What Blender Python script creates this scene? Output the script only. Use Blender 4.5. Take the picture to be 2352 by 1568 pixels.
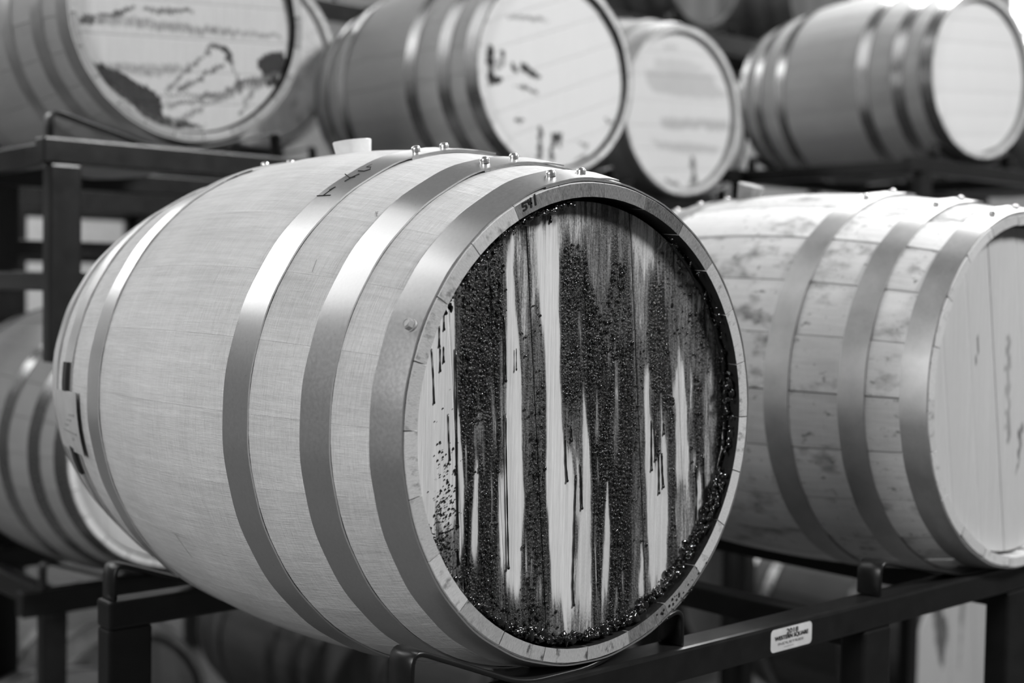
import bpy, bmesh, math, random
import numpy as np
from mathutils import Vector, Matrix

random.seed(7)
rng = np.random.default_rng(11)
for o in list(bpy.data.objects):
    bpy.data.objects.remove(o)
sc = bpy.context.scene
col = sc.collection
G = 1.70                      # height of the front barrel's axis above the floor
R = math.radians

# ---------------------------------------------------------------- camera
cd = bpy.data.cameras.new('camera')
cam = bpy.data.objects.new('camera', cd)
col.objects.link(cam)
cd.sensor_width = 36.0
cd.lens = 47.295
cd.clip_start = 0.05
fw = Vector((0.6632645, 0.7472690, -0.0408560))
rt = Vector((0.7482495, -0.6631944, 0.0171990))
up = Vector((0.0142432, 0.0419780, 0.9990170))
cam.matrix_world = Matrix(((rt.x, up.x, -fw.x, -1.10852),
                           (rt.y, up.y, -fw.y, -1.09928),
                           (rt.z, up.z, -fw.z, 0.15679 + G),
                           (0, 0, 0, 1)))
cd.dof.use_dof = True
cd.dof.focus_distance = 1.54
cd.dof.aperture_fstop = 3.0
cd.dof.aperture_blades = 7
sc.camera = cam

# ---------------------------------------------------------------- world and lights
w = bpy.data.worlds.new('world')
sc.world = w
w.use_nodes = True
w.node_tree.nodes['Background'].inputs[0].default_value = (0.80, 0.80, 0.80, 1)
w.node_tree.nodes['Background'].inputs[1].default_value = 0.07


def area(name, loc, target, size, size_y, power):
    d = bpy.data.lights.new(name, 'AREA')
    d.shape = 'RECTANGLE'
    d.size, d.size_y, d.energy = size, size_y, power
    o = bpy.data.objects.new(name, d)
    o.location = loc
    o.rotation_euler = (Vector(target) - Vector(loc)).to_track_quat('-Z', 'Y').to_euler()
    col.objects.link(o)
    return o


area('roof_light_front', (2.6, -3.1, 3.7 + G), (0.9, 0.8, 0.2 + G), 1.0, 1.0, 350)
area('skylight', (4.7, 2.3, 4.4 + G), (2.3, 1.2, 0.0 + G), 2.2, 1.6, 370)
area('high_window_back', (-3.3, 6.2, 5.9 + G), (0.1, 0.5, 0.2 + G), 5.0, 6.0, 200)
area('side_door_light', (-3.4, -0.35, 1.05 + G), (0.0, 0.4, 0.0 + G), 1.3, 1.3, 78)
area('back_wall_fill', (1.0, 9.2, 4.2 + G), (0.5, 12.0, 0.8 + G), 2.0, 0.5, 300)  # added fill to brighten the back wall, not a known lamp

sc.view_settings.view_transform = 'Standard'
sc.view_settings.look = 'None'
sc.view_settings.exposure = 0.0
sc.view_settings.gamma = 1.0
sc.view_settings.use_curve_mapping = False


# ---------------------------------------------------------------- material helpers
def grey(v):
    return (v, v, v, 1)


class Mat:
    def __init__(self, name):
        self.m = bpy.data.materials.new(name)
        self.m.use_nodes = True
        self.t = self.m.node_tree
        self.b = self.t.nodes['Principled BSDF']
        self.b.inputs['IOR'].default_value = 1.45

    def n(self, kind, **kw):
        nd = self.t.nodes.new(kind)
        for k, v in kw.items():
            if k.startswith('i_'):
                nd.inputs[k[2:].replace('_', ' ')].default_value = v
            else:
                setattr(nd, k, v)
        return nd

    def l(self, a, b):
        self.t.links.new(a, b)

    def coords(self, scale, rand=True):
        tc = self.n('ShaderNodeTexCoord')
        src = tc.outputs['Object']
        if rand:
            oi = self.n('ShaderNodeObjectInfo')
            mu = self.n('ShaderNodeVectorMath', operation='MULTIPLY_ADD')
            co = self.n('ShaderNodeCombineXYZ')
            self.l(oi.outputs['Random'], co.inputs[0])
            self.l(oi.outputs['Random'], co.inputs[1])
            self.l(oi.outputs['Random'], co.inputs[2])
            self.l(co.outputs[0], mu.inputs[0])
            mu.inputs[1].default_value = (13.7, 7.9, 3.3)
            self.l(src, mu.inputs[2])
            src = mu.outputs[0]
        mp = self.n('ShaderNodeMapping')
        mp.inputs['Scale'].default_value = scale
        self.l(src, mp.inputs['Vector'])
        return mp.outputs[0]

    def noise(self, vec, scale, detail=4, rough=0.55):
        nz = self.n('ShaderNodeTexNoise')
        nz.inputs['Scale'].default_value = scale
        nz.inputs['Detail'].default_value = detail
        nz.inputs['Roughness'].default_value = rough
        self.l(vec, nz.inputs['Vector'])
        return nz.outputs['Fac']

    def ramp(self, fac, stops):
        r = self.n('ShaderNodeValToRGB')
        e = r.color_ramp.elements
        e[0].position, e[0].color = stops[0][0], grey(stops[0][1])
        e[1].position, e[1].color = stops[-1][0], grey(stops[-1][1])
        for p_, v in stops[1:-1]:
            x = e.new(p_)
            x.color = grey(v)
        self.l(fac, r.inputs[0])
        return r.outputs[0]

    def math(self, op, a, b=None, clamp=False):
        m = self.n('ShaderNodeMath', operation=op, use_clamp=clamp)
        for i, v in enumerate((a, b)):
            if v is None:
                continue
            if isinstance(v, (int, float)):
                m.inputs[i].default_value = v
            else:
                self.l(v, m.inputs[i])
        return m.outputs[0]

    def bump(self, h, strength, dist=0.001):
        bp = self.n('ShaderNodeBump')
        bp.inputs['Strength'].default_value = strength
        bp.inputs['Distance'].default_value = dist
        self.l(h, bp.inputs['Height'])
        self.l(bp.outputs[0], self.b.inputs['Normal'])

    def base(self, c):
        if isinstance(c, (int, float)):
            self.b.inputs['Base Color'].default_value = grey(c)
        else:
            self.l(c, self.b.inputs['Base Color'])

    def set(self, **kw):
        for k, v in kw.items():
            s = self.b.inputs[k.replace('_', ' ')]
            if isinstance(v, (int, float)):
                s.default_value = v
            else:
                self.l(v, s)


def wood(name, tone, contrast, blotch=0.0, tonevar=0.0, fine=1.0, rough=0.62, relief=0.55):
    """grain runs along local Y, fine sanding marks run across it"""
    m = Mat(name)
    v = m.coords((1, 1, 1))
    tc = m.coords((160, 5, 60))
    g1 = m.noise(tc, 1.0, 5, 0.6)
    g2 = m.noise(m.coords((700, 30, 200)), 1.0, 3, 0.6)
    g3 = m.noise(m.coords((26, 620, 60)), 1.0, 3, 0.65)
    big = m.noise(v, 9.0, 4, 0.6)
    a = m.math('MULTIPLY_ADD', m.math('SUBTRACT', g1, 0.5), contrast)
    m.t.nodes[-1].inputs[2].default_value = tone
    a = m.math('ADD', a, m.math('MULTIPLY', m.math('SUBTRACT', big, 0.5), contrast * 0.9))
    a = m.math('ADD', a, m.math('MULTIPLY', m.math('SUBTRACT', g2, 0.5), contrast * 0.5 * fine))
    a = m.math('ADD', a, m.math('MULTIPLY', m.math('SUBTRACT', g3, 0.5), contrast * 0.55 * fine))
    if tonevar:
        oi = m.n('ShaderNodeObjectInfo')
        a = m.math('ADD', a, m.math('MULTIPLY', m.math('SUBTRACT', oi.outputs['Random'], 0.5), tonevar))
    if blotch:
        s = m.ramp(m.noise(m.coords((1.0, 0.55, 1.0)), 17.0, 5, 0.62), [(0.54, 1.0), (0.68, 1 - blotch)])
        spots = m.ramp(m.noise(m.coords((1.2, 0.7, 1.2)), 75.0, 3, 0.6), [(0.62, 1.0), (0.72, 1 - blotch)])
        a = m.math('MULTIPLY', a, m.math('MULTIPLY', s, spots))
    a = m.math('MAXIMUM', a, 0.02)
    m.base(a)
    m.set(Roughness=rough)
    h = m.math('ADD', m.math('MULTIPLY', g2, 0.6), m.math('MULTIPLY', g3, 0.9 * fine))
    m.bump(h, relief, 0.0012)
    return m.m


def end_grain(name, tone, stain):
    m = Mat(name)
    n1 = m.noise(m.coords((900, 10, 220)), 1.0, 3, 0.6)
    n2 = m.noise(m.coords((1, 1, 0.6)), 70.0, 5, 0.65)
    a = m.math('ADD', m.math('MULTIPLY', m.math('SUBTRACT', n1, 0.5), 0.34), tone)
    oi = m.n('ShaderNodeObjectInfo')
    a = m.math('ADD', a, m.math('MULTIPLY', m.math('SUBTRACT', oi.outputs['Random'], 0.5), 0.16))
    s = m.ramp(n2, [(0.56, 1.0), (0.68, 1 - stain)])
    m.base(m.math('MAXIMUM', m.math('MULTIPLY', a, s), 0.02))
    m.set(Roughness=0.6)
    m.bump(n1, 0.35, 0.0008)
    return m.m


def steel(name, tone, rough, worn=0.0, metal=0.85):
    m = Mat(name)
    n1 = m.noise(m.coords((1, 1, 1)), 260.0, 3, 0.6)
    n2 = m.noise(m.coords((1, 1, 1)), 14.0, 4, 0.6)
    a = m.math('ADD', m.math('MULTIPLY', m.math('SUBTRACT', n1, 0.5), 0.12), tone)
    a = m.math('ADD', a, m.math('MULTIPLY', m.math('SUBTRACT', n2, 0.5), 0.14 + worn))
    m.base(a)
    m.set(Metallic=metal, Roughness=m.math('ADD', m.math('MULTIPLY', n1, 0.12 + worn * .4), rough - 0.06))
    m.bump(n1, 0.05, 0.0006)
    return m.m


def paint(name, tone, rough, spec=0.5):
    m = Mat(name)
    n1 = m.noise(m.coords((1, 1, 1)), 120.0, 3, 0.6)
    n2 = m.noise(m.coords((1, 1, 1)), 22.0, 4, 0.6)
    m.base(m.math('MAXIMUM', m.math('ADD', m.math('MULTIPLY', m.math('SUBTRACT', n2, 0.5), tone * 0.8), tone), 0.003))
    m.set(Roughness=m.math('ADD', m.math('MULTIPLY', n2, 0.2), rough - 0.1))
    m.b.inputs['Specular IOR Level'].default_value = spec
    m.bump(n1, 0.10, 0.0006)
    return m.m


def stained_wood(name, light, streak=0.16, rag=1.0):
    """head boards: pale wood, wet stain and dark syrup chosen by the stain attribute (0..2)"""
    m = Mat(name)
    at = m.n('ShaderNodeAttribute', attribute_name='stain')
    g1 = m.noise(m.coords((430, 60, 5)), 1.0, 5, 0.7)
    g2 = m.noise(m.coords((1000, 60, 42)), 1.0, 3, 0.65)
    g3 = m.noise(m.coords((520, 60, 300)), 1.0, 3, 0.7)
    g4 = m.noise(m.coords((210, 60, 14)), 1.0, 4, 0.65)
    edge = m.math('MULTIPLY', m.math('SUBTRACT', g2, 0.5), 1.5 * rag)
    edge = m.math('ADD', edge, m.math('MULTIPLY', m.math('SUBTRACT', g3, 0.5), 1.1 * rag))
    edge = m.math('ADD', edge, m.math('MULTIPLY', m.math('SUBTRACT', g4, 0.5), 1.9 * rag))
    inside = m.math('MULTIPLY', at.outputs['Fac'], 1.6, clamp=True)
    st = m.math('ADD', at.outputs['Fac'], m.math('MULTIPLY', edge, inside))
    st = m.math('MULTIPLY', st, 0.5, clamp=True)
    tint = m.ramp(st, [(0.0, 1.0), (0.17, 0.74), (0.32, 0.44), (0.50, 0.25), (0.64, 0.14), (0.80, 0.065), (1.0, 0.024)])
    grain = m.math('ADD', m.math('MULTIPLY', m.math('SUBTRACT', g1, 0.5), streak * 2.2), light)
    grain = m.math('ADD', grain, m.math('MULTIPLY', m.math('SUBTRACT', g2, 0.5), streak))
    m.base(m.math('MAXIMUM', m.math('MULTIPLY', grain, tint), 0.006))
    m.set(Roughness=m.ramp(st, [(0.0, 0.62), (0.35, 0.5), (0.6, 0.3), (1.0, 0.16)]))
    bead = m.noise(m.coords((1, 0.4, 0.8)), 420.0, 2, 0.5)
    wet = m.ramp(st, [(0.3, 0.0), (0.8, 1.0)])
    h = m.math('ADD', m.math('MULTIPLY', m.math('MULTIPLY', bead, wet), 2.2), m.math('MULTIPLY', g1, 0.35))
    m.bump(h, 0.9, 0.0016)
    return m.m


def syrup(name):
    m = Mat(name)
    n1 = m.noise(m.coords((1, 1, 1)), 300.0, 3, 0.6)
    m.base(0.012)
    m.set(Roughness=0.08)
    m.b.inputs['Specular IOR Level'].default_value = 1.0
    m.bump(n1, 0.35, 0.0012)
    return m.m


M = {
    'new_oak': wood('new_oak', 0.585, 0.26, 0.0, 0.03, 1.6, 0.6, 1.0),
    'new_oak_end': end_grain('new_oak_end_grain', 0.50, 0.55),
    'new_oak_end_dark': end_grain('soaked_end_grain', 0.17, 0.35),
    'new_oak_end_mottled': end_grain('mottled_end_grain', 0.42, 0.85),
    'shaded_rim': paint('rim_shadow_and_syrup', 0.022, 0.35),  # near-black inner rim wall: shadow inside the chime painted in, with syrup
    'old_oak': wood('weathered_oak', 0.64, 0.28, 0.62, 0.32, 0.7),
    'old_oak_end': end_grain('weathered_oak_end', 0.50, 0.35),
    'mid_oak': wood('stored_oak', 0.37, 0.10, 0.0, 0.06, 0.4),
    'shade_oak': wood('shade_darkened_oak', 0.06, 0.04, 0.0, 0.04, 0.4),  # stored oak copy with deep shade put into its colour
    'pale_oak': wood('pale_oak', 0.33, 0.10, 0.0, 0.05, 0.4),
    'aged_end': end_grain('aged_chime', 0.34, 0.5),
    'pale_end': end_grain('pale_chime', 0.62, 0.15),
    'blotchy_oak': wood('blotchy_oak', 0.58, 0.25, 0.45, 0.1, 0.5),
    'hoop': steel('galvanised_hoop', 0.66, 0.31, -0.06, 0.85),
    'old_hoop': steel('dull_hoop', 0.44, 0.42, 0.2, 0.75),
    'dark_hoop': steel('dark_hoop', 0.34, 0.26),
    'shade_hoop': steel('shade_darkened_hoop', 0.10, 0.5),  # hoop steel copy darkened for the barrels in shade
    'bolt': steel('dull_zinc_bolt', 0.42, 0.62, 0.0, 0.5),
    'rivet': steel('zinc_rivet', 0.62, 0.26),
    'head_main': stained_wood('syrup_stained_head', 0.70, 0.30),
    'head_pale': stained_wood('pale_head', 0.66, 0.07, 0.4),
    'head_plain': stained_wood('plain_head', 0.50, 0.12, 0.4),
    'head_old': stained_wood('drip_marked_head', 0.48, 0.14, 1.0),
    'syrup': syrup('dark_syrup'),
    'rack': paint('black_rack_paint', 0.011, 0.32),
    'ink': paint('black_ink', 0.012, 0.6, 0.2),
    'faint_ink': paint('faded_ink', 0.30, 0.6, 0.2),
    'sticker': paint('white_sticker', 0.62, 0.35),
    'paper': paint('grey_paper_tag', 0.42, 0.5),
    'tape': paint('black_tape', 0.012, 0.5),
    'silicone': paint('white_silicone', 0.70, 0.45),
    'bung_wood': wood('bung_wood', 0.24, 0.20, 0.2),
    'concrete': paint('concrete_floor', 0.03, 0.6),
    'wall': paint('painted_wall', 0.60, 0.8, 0.2),
}
wm = Mat('daylight_window')
wm.base(0.8)
wm.b.inputs['Emission Color'].default_value = grey(1)
wm.b.inputs['Emission Strength'].default_value = 4.5
M['window'] = wm.m


# ---------------------------------------------------------------- mesh helpers
def mesh(name, verts, faces, mats, smooth=True, angle=35, fmat=None):
    me = bpy.data.meshes.new(name)
    me.from_pydata([tuple(map(float, v)) for v in verts], [], faces)
    for m in (mats if isinstance(mats, (list, tuple)) else [mats]):
        me.materials.append(m)
    if fmat is not None:
        me.polygons.foreach_set('material_index', fmat)
    if smooth:
        me.polygons.foreach_set('use_smooth', [True] * len(faces))
        me.set_sharp_from_angle(angle=R(angle))
    me.update()
    return me


def obj(name, me, parent=None, loc=(0, 0, 0), rot=(0, 0, 0), **props):
    o = bpy.data.objects.new(name, me)
    col.objects.link(o)
    o.parent = parent
    o.location = loc
    o.rotation_euler = rot
    for k, v in props.items():
        o[k] = v
    return o


def thing(name, label, cat, loc, rotz=0.0, group=None):
    o = obj(name, None, None, loc, (0, 0, rotz), label=label, category=cat)
    o.empty_display_size = 0.1
    if group:
        o['group'] = group
    return o


def box_data(x0, x1, y0, y1, z0, z1, bev=0.004):
    bm = bmesh.new()
    bmesh.ops.create_cube(bm, size=1)
    for v in bm.verts:
        v.co = Vector((x0 if v.co.x < 0 else x1, y0 if v.co.y < 0 else y1, z0 if v.co.z < 0 else z1))
    if bev:
        bmesh.ops.bevel(bm, geom=bm.edges[:], offset=bev, segments=2, affect='EDGES', profile=0.6)
    return bm


def box(name, parent, x0, x1, y0, y1, z0, z1, mat, bev=0.004, **props):
    bm = box_data(x0, x1, y0, y1, z0, z1, bev)
    me = bpy.data.meshes.new(name)
    bm.to_mesh(me)
    bm.free()
    me.materials.append(mat)
    return obj(name, me, parent, **props)


def tube_data(pts, radii, seg=8, cap=True):
    """swept round tube through points with a radius at each"""
    pts = [Vector(p) for p in pts]
    V, F = [], []
    ref = None
    for i, p in enumerate(pts):
        t = (pts[min(i + 1, len(pts) - 1)] - pts[max(i - 1, 0)])
        t = t.normalized() if t.length > 1e-9 else Vector((0, 0, -1))
        if ref is None:
            ref = Vector((1, 0, 0)) if abs(t.x) < 0.9 else Vector((0, 1, 0))
        a = t.cross(ref).normalized()
        b = a.cross(t).normalized()
        ref = b
        for k in range(seg):
            an = 2 * math.pi * k / seg
            V.append(p + (a * math.cos(an) + b * math.sin(an)) * radii[i])
    n = len(pts)
    for i in range(n - 1):
        for k in range(seg):
            k2 = (k + 1) % seg
            F.append((i * seg + k, i * seg + k2, (i + 1) * seg + k2, (i + 1) * seg + k))
    if cap:
        F.append(tuple(range(seg))[::-1])
        F.append(tuple((n - 1) * seg + k for k in range(seg)))
    return V, F


def lathe_data(prof, seg=20):
    """prof: (radius, height) from bottom to top, turned about local Z"""
    V, F = [], []
    for r_, z_ in prof:
        for k in range(seg):
            a = 2 * math.pi * k / seg
            V.append((r_ * math.cos(a), r_ * math.sin(a), z_))
    for i in range(len(prof) - 1):
        for k in range(seg):
            k2 = (k + 1) % seg
            F.append((i * seg + k, i * seg + k2, (i + 1) * seg + k2, (i + 1) * seg + k))
    F.append(tuple(range(seg))[::-1])
    F.append(tuple((len(prof) - 1) * seg + k for k in range(seg)))
    return V, F


def join(parts):
    V, F = [], []
    for v, f in parts:
        o = len(V)
        V += list(v)
        F += [tuple(i + o for i in q) for q in f]
    return V, F


# ---------------------------------------------------------------- the room
box('floor', None, -6, 12, -5, 14, -0.1, 0.0, M['concrete'], 0, kind='structure',
    label='dark concrete warehouse floor', category='floor')
box('wall_back', None, -6, 12, 12.0, 12.2, 0, 8.4, M['wall'], 0, kind='structure',
    label='pale painted back wall of the warehouse', category='wall')
wr = box('wall_right', None, 10.0, 10.2, -5, 12.0, 0, 6.5, M['wall'], 0, kind='structure',
         label='pale painted side wall of the warehouse', category='wall')
wn = box('window_1', None, 9.93, 9.99, 0.2, 4.9, 3.95, 5.9, M['window'], 0, kind='structure',
         label='bright daylight window high in the side wall', category='window')
for yy in (0.15, 1.72, 3.29, 4.86):
    box('window_frame', wn, 9.90, 9.995, yy, yy + 0.06, 3.9, 5.95, M['wall'], 0.003)
w2 = box('glow_band', None, -5.5, 11.5, 11.93, 11.99, 3.9 + G, 6.4 + G, M['window'], 0, kind='structure',  # unseen emissive band, added so the hoop tops reflect something bright
         label='added glowing band high on the back wall, reflected in the hoops', category='window')
for i in range(12):
    xx = -5.5 + 17.0 * i / 11
    box('window_frame', w2, xx - 0.04, xx + 0.04, 11.88, 11.995, 3.85 + G, 6.45 + G, M['wall'], 0.003)  # bars across the added band
# stain outlines on barrel heads, tenths of a millimetre from the head centre
MAIN_STAINS = [
    (1.2,[(-2015,2613),(-1960,1360),(-1936,422),(-1880,-1143),(-1798,-1583),(-1695,-2657),(3224,-3535),(3174,-2231),(3153,-1701),(3079,225),(3034,1379),(2975,2920)]),
    (0.55,[(-550,2703),(-494,2360),(-424,2064),(-405,1865),(-182,1871),(-11,2078),(730,2417),(742,2783)]),
    (1.0,[(-19,2382),(30,1876),(147,1572),(824,1581),(784,1895),(738,2417)]),
    (1.0,[(-2165,-1018),(-2209,-1201),(-2175,-1439),(-2052,-1644),(-1897,-1808),(-1781,-1824),(-1796,-1679),(-1812,-1485),(-1829,-1244),(-1882,-1048)]),
    (1.6,[(-1640,2118),(-1748,1949),(-1865,1735),(-1934,1547),(-1275,1555),(-1280,1747),(-1291,1963),(-1263,2132)]),
    (2,[(-1900,1641),(-1930,1360),(-1912,1079),(-1919,797),(-1893,420),(-1869,136),(-1835,-55),(-1811,-342),(-1784,-724),(-1785,-1011),(-1779,-1298),(-1800,-1487),(-1846,-1624),(-1831,-1769),(-1666,-1985),(-1512,-2154),(-1295,-2187),(-1304,-2039),(-1309,-1842),(-1318,-1694),(-1315,-1548),(-1313,-1352),(-1300,-1061),(-1300,-769),(-1277,-381),(-1277,-89),(-1281,105),(-1307,397),(-1303,784),(-1265,1073),(-1271,1362),(-1303,1651)]),
    (1.3,[(-1958,1570),(-1951,1173),(-1949,798),(-1930,421),(-1887,420),(-1883,796),(-1878,1172),(-1868,1571)]),
    (1.0,[(-1702,56),(-1680,-113),(-1655,-401),(-1505,-412),(-1511,-123),(-1534,46)]),
    (1.0,[(-1438,546),(-1409,112),(-1385,-131),(-1373,-374),(-1335,-377),(-1340,-134),(-1371,110),(-1399,545)]),
    (0.2,[(-1555,143),(-1531,-74),(-1514,-291),(-1495,-293),(-1512,-75),(-1542,143)]),
    (0.2,[(-1358,99),(-1359,-133),(-1348,-327),(-1342,-328),(-1334,-134),(-1339,98)]),
    (0.1,[(-1635,-474),(-1657,-640),(-1665,-831),(-1686,-1021),(-1693,-1260),(-1671,-1455),(-1629,-1653),(-1604,-1656),(-1589,-1465),(-1581,-1273),(-1586,-1031),(-1590,-838),(-1575,-647),(-1610,-476)]),
    (0.1,[(-1788,-248),(-1776,-535),(-1765,-774),(-1747,-776),(-1751,-537),(-1770,-249)]),
    (0.2,[(-1411,-371),(-1412,-613),(-1392,-954),(-1392,-1246),(-1373,-1248),(-1373,-956),(-1387,-615),(-1405,-372)]),
    (0,[(-1918,138),(-1902,-51),(-1884,-336),(-1870,-717),(-1865,-1002),(-1851,-1385),(-1795,-1391),(-1785,-1011),(-1791,-724),(-1823,-341),(-1853,-54),(-1881,136)]),
    (0.9,[(-1316,784),(-1294,396),(-1277,-89),(-1187,-95),(-1191,392),(-1194,781)]),
    (0,[(-1230,2109),(-1235,1748),(-1203,1459),(-1215,1169),(-1202,878),(-1197,636),(-1187,-95),(-1225,-385),(-1300,-769),(-1296,-964),(-1289,-1267),(-1245,-1507),(-1164,-1655),(-1152,-1913),(-1142,-2043),(-998,-2064),(-954,-1941),(-927,-1686),(-930,-1546),(-936,-1307),(-910,-1002),(-895,-806),(-924,-407),(-951,-109),(-981,629),(-1014,875),(-1053,1168),(-1099,1460),(-1125,1751),(-1108,2114)]),
    (0.6,[(-1089,2139),(-1073,1752),(-1012,1363),(-979,1070),(-860,1069),(-887,1364),(-903,1755),(-925,2145)]),
    (1.6,[(-764,-121),(-864,-411),(-888,-806),(-922,-1349),(-893,-1700),(-931,-2094),(-482,-2160),(-506,-1751),(-536,-1393),(-577,-834),(-587,-432),(-595,-131)]),
    (1.5,[(-743,672),(-722,374),(-737,-122),(-595,-131),(-607,370),(-615,669)]),
    (0.3,[(-872,-1185),(-874,-1404),(-853,-1706),(-840,-1707),(-834,-1409),(-852,-1187)]),
    (0.3,[(-784,-1530),(-785,-1765),(-787,-1965),(-773,-1967),(-765,-1767),(-764,-1532)]),
    (0.5,[(-671,-1719),(-695,-1852),(-692,-1988),(-610,-2000),(-600,-1865),(-617,-1726)]),
    (1.7,[(-1554,-1929),(-1552,-2051),(-1390,-2222),(-1028,-2452),(-473,-2543),(-477,-2364),(-481,-2211),(-484,-2084)]),
    (0,[(-931,2388),(-914,2243),(-790,2052),(-783,1758),(-720,1364),(-652,1067),(-618,818),(-607,619),(-587,119),(-581,-407),(-565,-1037),(-537,-1353),(-493,-1742),(-431,-1990),(-322,-2184),(-240,-2350),(-172,-2515),(-135,-2599),(-77,-2608),(-79,-2530),(-84,-2374),(-88,-2219),(-93,-2037),(-99,-1794),(-109,-1401),(-118,-1082),(-297,-428),(-346,107),(-380,612),(-385,814),(-392,1065),(-434,1365),(-423,1765),(-431,2064),(-471,2262),(-495,2410)]),
    (0.45,[(-911,2365),(-890,2049),(-863,1756),(-840,1364),(-720,1364),(-776,1758),(-790,2052),(-798,2370)]),
    (1.1,[(-486,-2007),(-482,-2160),(-477,-2364),(-473,-2543),(-220,-2585),(-239,-2402),(-287,-2189),(-361,-2025)]),
    (1.9,[(-397,2065),(-407,1915),(-399,1616),(-392,1366),(-371,1065),(-370,763),(-355,460),(-335,207),(-38,194),(-2,448),(427,745),(256,1059),(203,1368),(95,1623),(29,1927),(-117,2075)]),
    (1.5,[(409,1886),(401,1627),(301,1265),(273,955),(285,542),(856,524),(843,948),(773,1265),(731,1632),(693,1893)]),
    (1.9,[(511,1681),(495,1473),(543,1369),(678,1370),(705,1475),(669,1684)]),
    (0.5,[(231,1958),(260,1677),(268,1420),(290,1420),(282,1677),(252,1959)]),
    (0.6,[(359,2091),(394,1886),(438,1887),(403,2092)]),
    (0.7,[(-117,1291),(-80,960),(-65,654),(-43,654),(-45,960),(-75,1291)]),
    (2,[(-15,908),(41,447),(95,33),(161,-487),(179,-903),(194,-1425),(213,-1845),(242,-2372),(241,-2608),(525,-2654),(823,-2461),(884,-1932),(871,-1501),(855,-965),(858,-539),(872,-7),(859,418),(845,895)]),
    (0.8,[(517,717),(503,431),(538,10),(518,-356),(523,-514),(553,-516),(593,-361),(613,6),(585,428),(562,716)]),
    (0.6,[(396,798),(409,590),(414,434),(436,433),(446,589),(425,798)]),
    (0.3,[(217,363),(218,79),(208,-102),(234,-259),(271,-261),(259,-105),(247,77),(239,362)]),
    (0.5,[(248,-468),(263,-755),(267,-911),(282,-913),(285,-757),(270,-469)]),
    (0.2,[(409,-704),(423,-926),(381,-1289),(380,-1761),(362,-2180),(389,-2352),(486,-2367),(497,-2199),(514,-1778),(486,-1300),(460,-929),(431,-706)]),
    (0.2,[(233,-1263),(245,-1692),(274,-2193),(289,-2195),(275,-1696),(255,-1265)]),
    (0.3,[(303,-1385),(316,-1596),(321,-1780),(336,-1782),(338,-1599),(317,-1387)]),
    (0.3,[(302,-2145),(310,-2435),(340,-2440),(324,-2148)]),
    (0.4,[(728,-1832),(720,-2071),(725,-2259),(748,-2262),(758,-2076),(743,-1834)]),
    (0.4,[(612,-2029),(608,-2162),(598,-2320),(643,-2327),(654,-2168),(642,-2034)]),
    (1.3,[(847,842),(855,312),(864,-752),(889,-1825),(882,-2362),(1196,-2408),(1179,-1862),(1098,-772),(1049,305),(1048,838)]),
    (0.2,[(1043,-1532),(1037,-1844),(1013,-2084),(1051,-2306),(1107,-2314),(1116,-2098),(1100,-1852),(1075,-1535)]),
    (0.4,[(753,2418),(762,2105),(810,1791),(838,1634),(1007,1636),(1159,1798),(1149,2118),(1060,2432)]),
    (0.8,[(818,1791),(843,1476),(886,1053),(1041,1052),(1090,1478),(1517,1806)]),
    (1.85,[(1086,1611),(1081,1265),(1076,945),(1117,623),(1167,300),(1215,29),(1577,11),(1568,284),(1516,613),(1457,940),(1430,1264),(1339,1614)]),
    (0.2,[(1032,583),(1033,305),(1060,-44),(1073,-232),(1071,-393),(1090,-771),(1138,-1315),(1161,-1545),(1190,-1961),(1171,-2105),(1160,-2251),(1336,-2276),(1460,-2145),(1512,-2003),(1515,-1585),(1532,-1356),(1506,-805),(1485,-421),(1184,-239),(1146,-48),(1127,301),(1111,581)]),
    (2,[(1161,-22),(1192,-240),(1252,-405),(1279,-505),(1359,-510),(1364,-413),(1351,-249),(1216,-25)]),
    (0.3,[(1318,267),(1342,22),(1349,-195),(1356,-412),(1485,-421),(1430,-200),(1390,20),(1342,266)]),
    (0.4,[(1190,299),(1178,192),(1188,111),(1204,110),(1210,191),(1206,298)]),
    (1.6,[(1471,16),(1513,-532),(1539,-1082),(1534,-1907),(1524,-2098),(1672,-2118),(1731,-1931),(1671,-1095),(1636,-541),(1618,9)]),
    (0.25,[(1653,921),(1651,719),(1559,557),(1577,257),(1628,172),(1627,-19),(1644,-294),(1646,-597),(1661,-818),(1894,-837),(1903,-616),(1876,-309),(1850,-31),(1835,163),(1832,246),(1780,551),(1742,717),(1677,920)]),
    (0.8,[(1670,-819),(1695,-1097),(1716,-1486),(1729,-1876),(2032,-1913),(2086,-1526),(2072,-1132),(1894,-837)]),
    (0.3,[(1850,-280),(1878,-614),(1883,-1003),(1854,-1390),(1879,-1392),(1900,-1005),(1911,-616),(1867,-281)]),
    (0.3,[(1654,-1093),(1661,-1314),(1681,-1399),(1689,-1400),(1694,-1318),(1679,-1095)]),
    (0.2,[(1897,1512),(1892,1402),(1878,1330),(1896,1308),(1921,1308),(1937,1330),(1934,1402),(1922,1512)]),
    (0.3,[(1978,1595),(2002,1375),(2024,1236),(2049,1236),(2044,1375),(2011,1596)]),
    (1.8,[(1879,1308),(1894,1099),(1916,961),(2186,958),(2164,1097),(2140,1308)]),
    (0.5,[(1879,576),(1898,271),(1910,-89),(1935,-91),(1931,270),(1912,575)]),
    (1.7,[(1940,491),(1966,-9),(2000,-511),(1978,-844),(2046,-850),(2153,-522),(2152,-18),(2126,485)]),
    (0.25,[(2102,-530),(2082,-685),(2046,-850),(2053,-1298),(2035,-1521),(2137,-1532),(2189,-1312),(2165,-860),(2133,-689),(2119,-531)]),
    (0.3,[(1977,-332),(1992,-511),(2006,-679),(2023,-680),(2034,-514),(2019,-334)]),
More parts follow.
